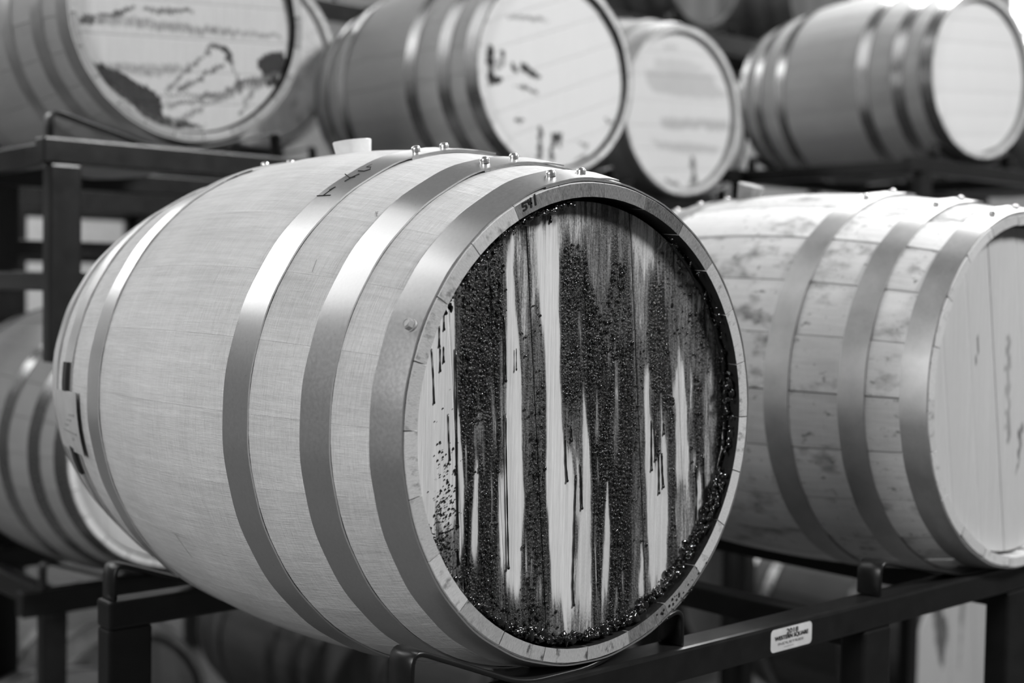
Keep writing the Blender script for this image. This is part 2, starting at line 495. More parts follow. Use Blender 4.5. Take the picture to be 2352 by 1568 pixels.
    (0.75,[(2171,428),(2178,-19),(2207,-582),(2229,-978),(2215,-1315),(2336,-1327),(2411,-993),(2397,-596),(2359,-29),(2325,423)]),
    (1.6,[(2350,703),(2418,251),(2421,-314),(2407,-880),(2319,-1325),(2092,-1696),(1890,-1951),(2317,-2005),(2438,-1735),(2599,-1353),(2671,-901),(2668,-329),(2629,243),(2594,698)]),
    (0.2,[(6,422),(-10,218),(-3,-64),(-3,-321),(15,-708),(-29,-1193),(-73,-1704),(-81,-2220),(-72,-2557),(204,-2602),(202,-2261),(188,-1737),(166,-1214),(160,-720),(127,-330),(98,-70),(69,215),(13,422)]),
    (0.3,[(-162,47),(-170,-208),(-109,-365),(-90,-520),(-88,-879),(-87,-1187),(14,-1198),(-31,-884),(-47,-523),(-66,-368),(-127,-210),(-134,45)]),
    (0,[(-268,-212),(-263,-405),(-235,-662),(-243,-1171),(-229,-1684),(-94,-1701),(-108,-1185),(-122,-671),(-143,-414),(-190,-217)]),
    (0.6,[(-118,-1082),(-123,-1441),(-80,-1446),(-111,-1082)]),
    (1.2,[(231,-2239),(264,-2376),(314,-2594),(449,-2615),(473,-2407),(454,-2272)]),
    (0.7,[(-216,-2200),(-176,-2360),(-206,-2603),(199,-2669),(192,-2417),(188,-2259)]),
]
MAIN_DRIPS = [
    [(-2115,1303),(-2111,1118)],
    [(-2176,1137),(-2173,942)],
    [(-2278,897),(-2249,619),(-2232,340)],
    [(-2160,918),(-2156,677)],
    [(-2113,918),(-2110,773)],
    [(-2039,192),(-2022,-91),(-2006,-285)],
    [(-1951,892),(-1925,186),(-1908,-334),(-1882,-1024)],
    [(-1268,1237),(-1241,879),(-1227,535)],
    [(-1079,876),(-1074,661)],
    [(1178,-50),(1187,-347),(1196,-645)],
    [(1253,-189),(1264,-525)],
    [(1318,-464),(1335,-737),(1341,-944)],
    [(1382,-469),(1397,-687),(1419,-875)],
    [(1402,-89),(1406,-209)],
    [(-102,-621),(-114,-979),(-118,-1338),(-123,-1698),(-124,-1930),(-104,-2139)],
    [(-41,-498),(-13,-731),(1,-1006)],
    [(-291,-149),(-276,-455),(-249,-661)],
    [(-195,-53),(-191,-196)],
    [(2170,-523),(2201,-919),(2213,-1247)],
    [(2031,-670),(2060,-1019),(2057,-1411)],
    [(-1218,150),(-1199,-387),(-1164,-1075),(-1140,-1570)],
    [(-589,2375),(-588,2331)],
    [(-1877,-1286),(-1862,-1431)],
    [(-1735,-729),(-1729,-1016),(-1737,-1255),(-1745,-1446)],
]
FLORAL_STAINS = [
    (1.7,[(-2133,-1268),(-1739,-1286),(-1269,-1555),(-616,-1812),(-578,-2267),(-923,-2363),(-1435,-2023),(-1935,-1690)]),
    (1.3,[(-2521,-1188),(-2133,-1268),(-1869,-1683),(-1265,-2136),(-750,-2446),(-225,-2532),(491,-2437),(-227,-2301),(-924,-2233)]),
    (1.7,[(1704,-757),(2086,-574),(2435,-463),(2479,-874),(2171,-1324),(1940,-1348),(1859,-1013)]),
    (1.0,[(-2461,-334),(-1877,-191),(-1278,52),(-1211,-3),(-1876,-317),(-1941,-421),(-2428,-517)]),
    (0.8,[(-1511,-364),(-1310,-273),(-1276,-333),(-1444,-435)]),
    (0.8,[(-1041,53),(109,182),(109,99),(-594,-14),(-1075,-16)]),
    (0.45,[(-2198,-1276),(-236,-1082),(120,-1207),(-929,-1454),(-1605,-1399)]),
    (0.5,[(-2138,-258),(-1277,-172),(112,-181),(2352,-93),(2354,-196),(113,-380),(-1276,-397),(-2105,-443)]),
    (1.3,[(475,-567),(988,-537),(1139,-823),(992,-941),(841,-656),(512,-629)]),
    (0.8,[(-582,-1710),(548,-624),(567,-706),(-477,-1732)]),
    (0.9,[(1065,-831),(1294,-1348),(1353,-1613),(1278,-1621),(1180,-1156),(991,-907)]),
    (0.9,[(-337,-1685),(844,-958),(918,-1017),(-161,-1700)]),
    (0.9,[(-616,-1812),(777,-1638),(1293,-1280),(2362,-957),(2363,-1061),(1369,-1408),(777,-1739),(-301,-1813)]),
    (0.7,[(-580,-2037),(485,-1734),(1220,-1491),(1900,-1214),(1901,-1300),(851,-1731),(-510,-2096)]),
    (0.6,[(-402,-2415),(-51,-2185),(1146,-1533),(1184,-1597),(57,-2242),(-297,-2439)]),
    (0.6,[(1264,-2098),(1447,-1638),(1824,-1291),(1863,-1356),(1561,-1695),(1339,-2126)]),
]
DRIPPED_STAINS = [
    (1.9,[(-2332,529),(-2137,553),(-2071,217),(-2121,-228),(-1783,-286),(-1801,-382),(-2136,-465),(-2212,-551),(-2297,-247)]),
    (1.6,[(-1917,423),(-1719,446),(-1657,328),(-1795,249)]),
    (0.6,[(-2032,252),(-1676,294),(-1711,69),(-1984,-150)]),
    (1.6,[(-1514,186),(-1352,173),(-1226,-35),(-1306,-108),(-1470,33)]),
    (1.5,[(-1171,225),(-946,155),(-614,32),(-403,-138),(-568,-188),(-941,-68),(-1105,-22)]),
    (1.2,[(-1420,-437),(-1015,-411),(-518,-537),(-517,-601),(-1094,-499)]),
    (1.7,[(-1400,-1356),(-1035,-1324),(-1033,-1404),(-1358,-1416)]),
    (1.5,[(-476,-1468),(-372,-1475),(-363,-1847),(-391,-2432),(-517,-2409)]),
    (1.7,[(10,-1622),(392,-1623),(358,-1986),(295,-2024),(268,-1797),(100,-1875),(70,-2400),(-56,-2409),(-28,-1820)]),
    (0.6,[(-1661,1461),(-400,1536),(-189,1435),(-810,1385),(-1619,1373)]),
    (1.5,[(1865,-1033),(2272,-1098),(2274,-1165),(1957,-1125)]),
    (0.7,[(782,-1723),(1353,-1844),(1231,-2219),(669,-2391),(1357,-2010)]),
]
STENCIL_STAINS = [
    (0.3,[(-1718,1143),(-81,1332),(1641,1396),(1790,1051),(2491,715),(1131,531),(-54,498),(-1263,502),(-1518,691)]),
    (0.3,[(-872,2089),(-172,2156),(-232,2017),(-868,1937)]),
    (0.2,[(-1235,1632),(36,1742),(1095,1602),(1034,1416),(-1223,1243)]),
    (0.35,[(-987,-296),(2449,-66),(2462,-431),(1437,-521),(1163,-410),(767,-534),(-659,-660)]),
    (0.3,[(-1340,-1067),(257,-1023),(2068,-1013),(1870,-1256),(268,-1378),(-1019,-1302)]),
    (1.0,[(533,-1447),(731,-1432),(888,-2139),(1029,-2355),(500,-2433),(687,-2107)]),
    (0.8,[(-735,-2289),(40,-2372),(109,-2501),(-538,-2452)]),
    (0.9,[(2283,-1224),(2763,-1003),(2571,-1524),(1902,-2164),(2023,-1700)]),
]

# ---------------------------------------------------------------- barrels
LB = 0.878


def prof(s, Rb, Rh, L=LB):
    t = (s - L / 2) / (L / 2)
    return Rb - (Rb - Rh) * t * t


def stave_mesh(half, Rb, Rh, mats, nseg=26, nang=4, gap=0.00035, rim=0.017, drop=0.0007, shaded_rim=False):
    """one bent stave: X across, Y along the barrel, Z outwards; origin on the barrel's axis"""
    ys = [0, 0.004, 0.016, 0.028, 0.05] + [0.05 + (LB - 0.10) * i / nseg for i in range(1, nseg)] + \
         [LB - 0.05, LB - 0.028, LB - 0.016, LB - 0.004, LB]
    V, F, mi = [], [], []
    n = len(ys)
    for inner in (0, 1):
        for y in ys:
            r_ = prof(y, Rb, Rh)
            e = min(y, LB - y)
            if inner:
                r_ -= rim + min(max(e, 0.0), 0.05) / 0.05 * 0.010
            elif e < 0.003:
                r_ -= 0.0012
            for k in range(nang + 1):
                ph = -half + 2 * half * k / nang
                x = r_ * math.sin(ph)
                gp = gap + (0.0006 * max(0.0, 1 - e / 0.03) if shaded_rim else 0)
                if k == 0:
                    x += gp
                if k == nang:
                    x -= gp
                rr = r_ - (drop if (not inner and k in (0, nang)) else 0)
                V.append((x, y, rr * math.cos(ph)))
    w_ = nang + 1
    off = n * w_
    for i in range(n - 1):
        for k in range(nang):
            a = i * w_ + k
            F.append((a, a + 1, a + w_ + 1, a + w_)[::-1]); mi.append(0)
            F.append((off + a, off + a + 1, off + a + w_ + 1, off + a + w_)); mi.append(2 if (shaded_rim and i < 5) else 0)  # inner rim wall takes the painted-in shadow colour
        a = i * w_
        F.append((a, a + w_, off + a + w_, off + a)[::-1]); mi.append(0)
        a = i * w_ + nang
        F.append((a, a + w_, off + a + w_, off + a)); mi.append(0)
    for k in range(nang):
        F.append((k, k + 1, off + k + 1, off + k)); mi.append(1)
        a = (n - 1) * w_ + k
        F.append((a, a + 1, off + a + 1, off + a)[::-1]); mi.append(1)
    me = mesh('stave', V, F, mats, True, 40, mi)
    bm = bmesh.new(); bm.from_mesh(me); bmesh.ops.recalc_face_normals(bm, faces=bm.faces[:]); bm.to_mesh(me); bm.free()
    return me


def hoop_mesh(s0, s1, Rb, Rh, mat, start=1.87, lap=0.42, n=120, facets=24, thick=0.0019, phase=0.0):
    """flat steel band wound once round the barrel with a short riveted overlap"""
    ss = [s0, s0 + (s1 - s0) * 0.5, s1]
    V, F = [], []
    total = 2 * math.pi + lap
    for i in range(n + 1):
        u_ = i / n
        a = start - total * u_
        lift = thick * 1.1 * min(1.0, max(0.0, (start - a - 2 * math.pi + 0.25) / 0.25))
        if u_ > 0.985:
            lift += 0.0012
        wob = 0.0004 * math.cos(facets * (a - phase)) + 0.0003 * math.sin(5 * a + s0 * 90)
        for lay in (0, 1):
            for s in ss:
                r_ = prof(s, Rb, Rh) + 0.0006 + lift + wob + (thick if lay else 0)
                V.append((r_ * math.cos(a), s, r_ * math.sin(a)))
    for i in range(n):
        b, c = i * 6, (i + 1) * 6
        for q in ((3, 4), (4, 5), (5, 2), (2, 1), (1, 0), (0, 3)):
            F.append((b + q[0], b + q[1], c + q[1], c + q[0]))
    F.append((0, 1, 2, 5, 4, 3)); e = n * 6
    F.append((e + 3, e + 4, e + 5, e + 2, e + 1, e))
    me = mesh('hoop', V, F, mat, True, 40)
    bm = bmesh.new(); bm.from_mesh(me); bmesh.ops.recalc_face_normals(bm, faces=bm.faces[:]); bm.to_mesh(me); bm.free()
    return me


RV, RF = lathe_data([(0.0056, -0.001), (0.0056, 0.0016), (0.0060, 0.0018), (0.0060, 0.0036), (0.0050, 0.0056), (0.0030, 0.0066), (0.0012, 0.0069)], 14)
RIVET = mesh('rivet', RV, RF, M['rivet'], True, 60)


def rim_place(o, s, ang, r_):
    """stand an object with local Z pointing outwards at axial position s and angle ang"""
    o.location = (r_ * math.cos(ang), s - LB / 2, r_ * math.sin(ang))
    o.rotation_euler = (0, math.pi / 2 - ang, 0)


def poly_level(px, pz, polys):
    lev = np.zeros_like(px)
    for lv, pl in polys:
        P_ = np.array(pl, float) * 1e-4
        ins = np.zeros(px.shape, bool)
        x1, z1 = P_[-1]
        for x2, z2 in P_:
            if z1 != z2:
                c_ = ((z1 > pz) != (z2 > pz)) & (px < (x2 - x1) * (pz - z1) / (z2 - z1) + x1)
                ins ^= c_
            x1, z1 = x2, z2
        lev[ins] = lv
    return lev


def smooth_noise(x, z, sx, sz, seed, octaves=3):
    r_ = np.random.default_rng(seed)
    out = np.zeros_like(x)
    for o_ in range(octaves):
        for _ in range(4):
            a, b, c_ = r_.uniform(-1, 1), r_.uniform(-1, 1), r_.uniform(0, 6.28)
            out += np.sin(x / sx * a * 2 ** o_ * 3 + z / sz * b * 2 ** o_ * 3 + c_) / 2 ** o_
    return out / 4


def head_boards(parent, radius, tilt, joints, mat, polys=None, nx=4, nz=8, y0=0.022, depth=0.018, relief=0.0, seed=1, back=False):
    """planks of a barrel head as separate meshes; tilt is the lean of the joints in radians"""
    out = []
    ct, st_ = math.cos(tilt), math.sin(tilt)
    for bi in range(len(joints) - 1):
        o0, o1 = joints[bi] + 0.0004, joints[bi + 1] - 0.0004
        rr = radius
        k = max(2, int(round(nx * (o1 - o0) / 0.08))) if polys is None else max(3, int((o1 - o0) / nx))
        nn = np.linspace(o0, o1, k + 1)
        nrow = nz if polys is None else max(8, int(2 * rr / nz))
        hh = np.sqrt(np.maximum(rr * rr - nn * nn, 1e-6))
        tt = np.linspace(-1, 1, nrow + 1)
        N_ = np.repeat(nn[:, None], nrow + 1, 1)
        T_ = hh[:, None] * tt[None]
        # plank direction leans: lower end shifts towards +x
        X = N_ * ct - T_ * st_
        Z = N_ * st_ + T_ * ct
        lev = np.zeros_like(X)
        if polys is not None:
            fine = nx < 0.002
            cr = np.random.default_rng(seed)
            xs_ = np.arange(-0.27, 0.2701, 0.0011)
            c1 = np.interp(X, xs_, cr.normal(0, 1, len(xs_)))
            c2 = np.interp(X, xs_[::4], cr.normal(0, 1, len(xs_[::4])))
            jx = smooth_noise(X, Z, 0.05, 0.02, seed) * 0.0010 + (0 if fine else smooth_noise(X, Z, 0.02, 0.012, seed + 5, 4) * 0.007)
            jz = (c1 * 0.007 + c2 * 0.010 + smooth_noise(X, Z, 0.012, 0.2, seed + 3) * 0.006) * (1.0 if fine else 0.25)
            lev = poly_level(X + jx, Z + jz, polys)
            if fine:
                for sh in range(4):
                    pad = np.pad(lev, ((0, 0), (3, 3)), 'edge')
                    lev = (pad[:, :-6] + pad[:, 2:-4] + pad[:, 3:-3] + pad[:, 4:-2] + pad[:, 6:]) / 5
                pad = np.pad(lev, ((1, 1), (0, 0)), 'edge')
                lev = 0.2 * pad[:-2] + 0.6 * lev + 0.2 * pad[2:]
        off = ((bi * 37) % 5 - 2) * 0.00025
        Y = np.full_like(X, y0 + off)
        if relief:
            Y = Y - relief * np.clip(lev - 0.8, 0, 1.2) * (1 + 0.7 * smooth_noise(X, Z, 0.006, 0.02, seed + 9))
        Y[0, :] += 0.0006
        Y[-1, :] += 0.0006
        na, nb = X.shape
        V = np.stack([X, Y, Z], -1).reshape(-1, 3)
        idx = np.arange(na * nb).reshape(na, nb)
        F = np.stack([idx[:-1, :-1], idx[1:, :-1], idx[1:, 1:], idx[:-1, 1:]], -1).reshape(-1, 4).tolist()
        ring = np.concatenate([idx[:, 0], idx[-1, 1:], idx[-2::-1, -1], idx[0, -2:0:-1]])
        VB = V[ring].copy()
        VB[:, 1] = y0 + depth
        b0 = len(V)
        m_ = len(ring)
        for q in range(m_):
            q2 = (q + 1) % m_
            F.append([int(ring[q2]), int(ring[q]), b0 + q, b0 + q2])
        F.append([b0 + q for q in range(m_)])
        V = np.concatenate([V, VB])
        if back:
            V[:, 1] = LB - V[:, 1]
            V[:, 0] = -V[:, 0]
        me = mesh('head_board', V, F, mat, True, 40)
        if polys is not None:
            at = me.attributes.new('stain', 'FLOAT', 'POINT')
            at.data.foreach_set('value', np.concatenate([lev.reshape(-1), np.zeros(m_)]).astype(np.float32))
        out.append(obj('head_board', me, parent, (0, -LB / 2, 0)))
    return out


HOOPS = [(0.001, 0.0424), (0.0977, 0.1415), (0.2284, 0.2741)]
CACHE = {}


def barrel(label, pos, yaw, roll=0.0, style='mid', group='oak barrels lying in the racks', Rb=0.3395, Rh=0.2785,
           nst=24, polys=None, tilt=0.09, hoopmat='hoop', wmat='mid_oak', emat='old_oak_end', hmat='head_old',
           joints=None, grid=None, relief=0.0, rivets=True, lapstart=1.87, light=True, rivang=(1.80, 1.66), seed=1, hoops=HOOPS):
    """barrel lying along local Y, front head at pos; parts hang from an Empty at the belly's lowest point"""
    ax = Vector((math.sin(-yaw), math.cos(yaw), 0))
    base = Vector(pos) + Vector((0, 0, G)) + ax * (LB / 2)
    t = thing('oak_barrel', label, 'barrel', base - Vector((0, 0, Rb)), yaw, group)
    zup = Vector((0, 0, Rb))
    key = (style, nst, Rb, Rh)
    step = 2 * math.pi / nst
    for k in range(nst):
        a = R(13.6) + step * (k + 0.5) + roll
        if light:
            if key not in CACHE:
                dk = style in ('mid', 'dark', 'aged')
                CACHE[key] = stave_mesh(step / 2, Rb, Rh, [M[wmat], M[emat]] + ([M['shaded_rim']] if dk else []), 12, 3, 0.0006, shaded_rim=dk)  # rear barrels' inner rims get the same painted shadow
            me, lift = CACHE[key], 0
        else:
            dg = math.degrees(a - roll) % 360
            em = M[emat]
            if style == 'new':
                em = M['new_oak_end_dark'] if (44 < dg < 117 or 285 < dg < 318) else (M['new_oak_end_mottled'] if 223 < dg < 286 else em)
            me, lift = stave_mesh(step / 2, Rb, Rh, [M[wmat], em] + ([M['shaded_rim']] if style == 'new' else []), 28, 4, 0.00012 if style == 'new' else 0.0011, 0.017, 0.00018 if style == 'new' else 0.0009, style == 'new'), 0
        j = 0.0 if style == 'new' else (0.0008 if light else 0.0020) * random.uniform(-1, 1)
        o = obj('stave', me, t)
        o.rotation_euler = (0, math.pi / 2 - a, 0)
        o.location = Vector((math.cos(a) * j, -LB / 2, math.sin(a) * j + Rb))
    all_h = hoops + [(LB - b, LB - a) for a, b in hoops]
    hs = []
    for i, (s0, s1) in enumerate(all_h):
        hk = (key, i, hoopmat)
        if hk not in CACHE:
            CACHE[hk] = hoop_mesh(s0, s1, Rb, Rh, M[hoopmat], lapstart, 0.42, 84 if light else 168, nst, 0.0019, R(13.6) + step / 2)
        h = obj('hoop', CACHE[hk], t, (0, -LB / 2, Rb), (0, -roll if light else 0, 0))
        hs.append(h)
        if rivets:
            for ra in rivang:
                rv = obj('rivet', RIVET, h)
                sm = (s0 + s1) / 2
                r_ = prof(sm, Rb, Rh) + 0.0042
                rv.location = (r_ * math.cos(ra), sm, r_ * math.sin(ra))
                rv.rotation_euler = (0, math.pi / 2 - ra, 0)
    jn = joints or [-0.2565, -0.19, -0.115, -0.03, 0.05, 0.125, 0.195, 0.2565]
    rad = Rh - 0.0215
    jn = [max(-rad + 0.0005, min(rad - 0.0005, q)) for q in jn]
    if polys is None:
        hb = head_boards(t, rad, tilt, jn, M[hmat], None, 6, 10, seed=seed)
    else:
        hb = head_boards(t, rad, tilt, jn, M[hmat], polys, grid[0], grid[1], relief=relief, seed=seed)
    hb += head_boards(t, rad, tilt, [-rad + .0005, -0.12, 0.0, 0.12, rad - .0005], M[hmat], None, 3, 8, back=True)
    for o in hb:
        o.location = (0, -LB / 2, Rb)
    return t, hs, base

# ---- the front barrel with the syrup-stained head
MAIN_J = [-0.2565, -0.192, -0.133, -0.074, 0.012, 0.095, 0.170, 0.226, 0.2565]
b1, b1_hoops, b1_axis = barrel('pale new oak barrel in front, its head streaked with dark sticky syrup', (0, 0, 0), 0.0,
                               style='new', wmat='new_oak', emat='new_oak_end', hmat='head_main', hoopmat='hoop',
                               polys=MAIN_STAINS, joints=MAIN_J, tilt=0.09, grid=(0.0012, 0.0024), relief=0.0007,
                               lapstart=1.88, light=False, rivets=False, seed=5)
RB1 = 0.3395
up1 = Vector((0, -LB / 2, RB1))


def stroke_mesh(lines, f, wid=0.0012, off=0.0005):
    """ribbons drawn on a surface: f(u, v) -> (point, normal)"""
    parts = []
    for ln in lines:
        pts = []
        for i in range(len(ln) - 1):
            for q in range(4):
                a = q / 4
                pts.append((ln[i][0] * (1 - a) + ln[i + 1][0] * a, ln[i][1] * (1 - a) + ln[i + 1][1] * a))
        pts.append(ln[-1])
        P3 = [f(*p) for p in pts]
        V, F = [], []
        for i, (p, n) in enumerate(P3):
            t_ = (P3[min(i + 1, len(P3) - 1)][0] - P3[max(i - 1, 0)][0]).normalized()
            b_ = n.cross(t_).normalized() * wid / 2
            V += [p + b_ + n * off, p - b_ + n * off, p - b_ - n * 0.0003, p + b_ - n * 0.0003]
        for i in range(len(P3) - 1):
            b, c = 4 * i, 4 * i + 4
            for q in range(4):
                F.append((b + q, b + (q + 1) % 4, c + (q + 1) % 4, c + q))
        F.append((0, 1, 2, 3)); e = 4 * (len(P3) - 1)
        F.append((e + 3, e + 2, e + 1, e))
        parts.append((V, F))
    return join(parts)


def hoop_pt(s, deg):
    a = R(deg)
    r_ = prof(s, RB1, 0.2785) + 0.0030
    return Vector((r_ * math.cos(a), s, r_ * math.sin(a))), Vector((math.cos(a), 0, math.sin(a)))


for i, (s0, s1) in enumerate(HOOPS + [(LB - b, LB - a) for a, b in HOOPS]):
    h = b1_hoops[i]
    angs = {0: (101.7, 92.2), 1: (103.8, 95.3), 2: (103.2, 95.4)}.get(i, (101.5, 94.0))
    for dg in angs:
        a = R(dg)
        sm = (s0 + s1) / 2
        r_ = prof(sm, RB1, 0.2785) + 0.0048
        obj('rivet', RIVET, h, (r_ * math.cos(a), sm, r_ * math.sin(a)), (0, math.pi / 2 - a, 0))
# hexagon-headed bolt in the front hoop
a = R(156.3)
V, F = join([lathe_data([(0.0074, -0.001), (0.0074, 0.0014)], 20), lathe_data([(0.0064, 0.0012), (0.0064, 0.0070), (0.0056, 0.0078)], 6), lathe_data([(0.0046, 0.0070), (0.0046, 0.0086), (0.0040, 0.0088), (0.0036, 0.0081)], 16)])
r_ = prof(0.0132, RB1, 0.2785) + 0.0024
obj('hex_bolt', mesh('hex_bolt', V, F, M['bolt'], True, 30), b1_hoops[0], (r_ * math.cos(a), 0.0132, r_ * math.sin(a)), (0, math.pi / 2 - a, 0),
    label='small zinc hexagon bolt head')
# chalked number on the bulge hoop and marker number on the chime
V, F = stroke_mesh([[(0.2742, 128.4), (0.2619, 128.1), (0.2515, 127.8)], [(0.2637, 128.0), (0.2613, 124.8), (0.2646, 126.1)],
                    [(0.2584, 122.5), (0.2573, 120.8), (0.2534, 118.95)], [(0.2779, 119.5), (0.26, 120.9), (0.2527, 120.3)],
                    [(0.2463, 113.2), (0.2563, 113.4), (0.2627, 113.85), (0.2622, 115.6), (0.2545, 115.4), (0.2489, 116.5), (0.2536, 117.55), (0.2649, 117.6)]],
                   hoop_pt, 0.0011)
obj('painted_number', mesh('painted_number', V, F, M['ink'], False), b1_hoops[2], label='hand-drawn number 145 in thin black strokes')
V, F = stroke_mesh([[(-0.1134, 0.2710), (-0.1215, 0.2679), (-0.1203, 0.2648), (-0.1158, 0.2666), (-0.1144, 0.2640), (-0.1165, 0.2617), (-0.1197, 0.2606)][:0] or
                    [(-0.1134, 0.2505), (-0.1215, 0.2474), (-0.1203, 0.2443), (-0.1158, 0.2461), (-0.1144, 0.2435), (-0.1165, 0.2412), (-0.1197, 0.2401)],
                    [(-0.113, 0.2524), (-0.1112, 0.2479), (-0.1071, 0.249)], [(-0.1094, 0.255), (-0.1078, 0.2439)], [(-0.1037, 0.259), (-0.1012, 0.2469)]],
                   lambda x, z: (Vector((x, -0.0002, z)), Vector((0, -1, 0))), 0.0020)
obj('marker_number', mesh('marker_number', V, F, M['ink'], False), b1, up1, label='number 541 in black marker on the rim')

# syrup: beads, runs and the wet ridge along the foot of the head
stained = [o for o in b1.children if o.name.startswith('head_board')][:len(MAIN_J) - 1]
ico = bmesh.new()
bmesh.ops.create_icosphere(ico, subdivisions=1, radius=1.0)
IV = np.array([v.co[:] for v in ico.verts])
IF = np.array([[v.index for v in f.verts] for f in ico.faces])
ico.free()
cand = rng.uniform(-0.256, 0.256, (60000, 2))
cand = cand[np.hypot(cand[:, 0], cand[:, 1]) < 0.253]
lv = poly_level(cand[:, 0].copy(), cand[:, 1].copy(), MAIN_STAINS)
lv = np.minimum(lv, np.minimum(poly_level(cand[:, 0] - 0.0022, cand[:, 1].copy(), MAIN_STAINS), poly_level(cand[:, 0] + 0.0022, cand[:, 1].copy(), MAIN_STAINS)))
clump = 0.5 + 0.5 * smooth_noise(cand[:, 0], cand[:, 1], 0.02, 0.06, 21)
pr = np.where(lv >= 1.85, 0.36, np.where(lv >= 1.45, 0.2, np.where(lv >= 1.1, 0.05, 0.0))) * np.clip(clump + 0.3, 0.1, 1.3)
keep = cand[rng.uniform(0, 1, len(cand)) < pr]
sp = np.stack([rng.normal(-0.206, 0.0085, 420), rng.normal(-0.115, 0.052, 420)], 1)      # fine splashes at the left
sp = sp[np.hypot(sp[:, 0], sp[:, 1]) < 0.252]
pts = np.concatenate([keep, sp])
rad = np.concatenate([rng.gamma(3.0, 0.00026, len(keep)) + 0.0004, rng.gamma(2.5, 0.0002, len(sp)) + 0.00025])
rad = np.clip(rad, 0.0002, 0.0026)
VV = (IV[None] * np.stack([rad, rad * 0.75, rad * rng.uniform(0.9, 1.5, len(rad))], 1)[:, None, :])
VV[..., 0] += pts[:, 0][:, None]
VV[..., 2] += pts[:, 1][:, None]
VV[..., 1] += 0.0208
FF = (IF[None] + (np.arange(len(pts)) * len(IV))[:, None, None]).reshape(-1, 3)
obj('syrup_beads', mesh('syrup_beads', VV.reshape(-1, 3), FF.tolist(), M['syrup'], True, 180), b1, up1, kind='stuff',
    label='glistening beads of dark syrup')
for di, d in enumerate(MAIN_DRIPS):
    P_ = [Vector((x * 1e-4, 0.0207, z * 1e-4)) for x, z in d]
    path = []
    for i in range(len(P_) - 1):
        for q in range(5):
            path.append(P_[i].lerp(P_[i + 1], q / 5))
    path.append(P_[-1])
    n_ = len(path)
    rr = [0.0007 + 0.0003 * i / n_ + 0.0002 * math.sin(i * 1.7) for i in range(n_)]
    rr[-1] = 0.0012
    end = path[-1]
    path += [end + Vector((0, -0.0003, -0.0016)), end + Vector((0, -0.0002, -0.0030)), end + Vector((0, 0, -0.0036))]
    rr += [0.0017, 0.0013, 0.0004]
    if di in (0, 1, 2, 3, 4, 5, 8):
        rr = [q * 0.6 for q in rr]
    V, F = tube_data(path, rr, 8)
    obj('syrup_run', mesh('syrup_run', V, F, M['syrup'], True, 180), b1, up1)


def wet_ridge(a0, a1, rr0, rad0, n, seed):
    r_ = np.random.default_rng(seed)
    ph = r_.uniform(0, 6.28, 12)
    path, rs = [], []
    for i in range(n + 1):
        a = R(a0 + (a1 - a0) * i / n)
        m_ = sum(math.sin(a * (9 + 7 * k) + ph[k]) / (1 + 0.35 * k) for k in range(9)) / 3.0
        e = min(1.0, i / 12, (n - i) / 12)
        path.append(((rr0 + 0.0012 * m_) * math.cos(a), 0.0185 - 0.0015 * m_, (rr0 + 0.0012 * m_) * math.sin(a)))
        rs.append(max(0.0008, (rad0 + 0.0016 * m_) * (0.25 + 0.75 * e)))
    return tube_data(path, rs, 9)


V, F = join([wet_ridge(-160, -62, 0.2550, 0.0022, 260, 3), wet_ridge(-66, 58, 0.2550, 0.0026, 300, 4), wet_ridge(96, 152, 0.2560, 0.0018, 140, 6)])
ridge = [(V, F)]
for q in range(2000):
    dgr = random.choice((random.uniform(-158, 62), random.uniform(-130, -20), random.uniform(98, 150)))
    a = R(dgr)
    big = 1.0 if -130 < dgr < 10 else 0.65
    s_ = random.choice((random.uniform(0.0005, 0.0016), random.uniform(0.0010, 0.0040))) * big
    e1, e2, e3 = random.uniform(0.6, 1.9), random.uniform(0.5, 1.2), random.uniform(0.6, 1.9)
    r0 = 0.2562 - abs(random.gauss(0, 0.0042)) * big
    yy = random.uniform(0.004, 0.0215)
    wob = [1 + 0.35 * random.uniform(-1, 1) for _ in range(12)]
    ridge.append(([(r0 * math.cos(a) + v[0] * s_ * w_ * e1, yy + v[1] * s_ * w_ * e2, r0 * math.sin(a) + v[2] * s_ * w_ * e3) for v, w_ in zip(IV, wob)], [tuple(f) for f in IF.tolist()]))
V, F = join(ridge)
tmp = obj('syrup_ridge', mesh('syrup_ridge', V, F, M['syrup'], True, 180))
md = tmp.modifiers.new('fuse', 'REMESH')
md.mode, md.voxel_size, md.use_smooth_shade = 'VOXEL', 0.00085, True
ms = tmp.modifiers.new('soften', 'SMOOTH')
ms.factor, ms.iterations = 0.5, 3
bpy.context.view_layer.update()
rme = bpy.data.meshes.new_from_object(tmp.evaluated_get(bpy.context.evaluated_depsgraph_get()))
bpy.data.objects.remove(tmp)
rme.materials.clear()
rme.materials.append(M['syrup'])
obj('syrup_ridge', rme, b1, up1, kind='stuff', label='thick wet syrup gathered along the rim groove')
# lumps that ran over the lower chime
lump = []
for q in range(30):
    a = R(random.gauss(-55, 6))
    r0 = random.uniform(0.264, 0.282)
    s_ = random.uniform(0.0006, 0.0020)
    lump.append(([(r0 * math.cos(a) + v[0] * s_, -0.0005 + v[1] * s_ * 0.5, r0 * math.sin(a) + v[2] * s_ * 1.3) for v in IV], [tuple(f) for f in IF.tolist()]))
V, F = join(lump)
obj('syrup_lumps', mesh('syrup_lumps', V, F, M['syrup'], True, 180), b1, up1, kind='stuff')

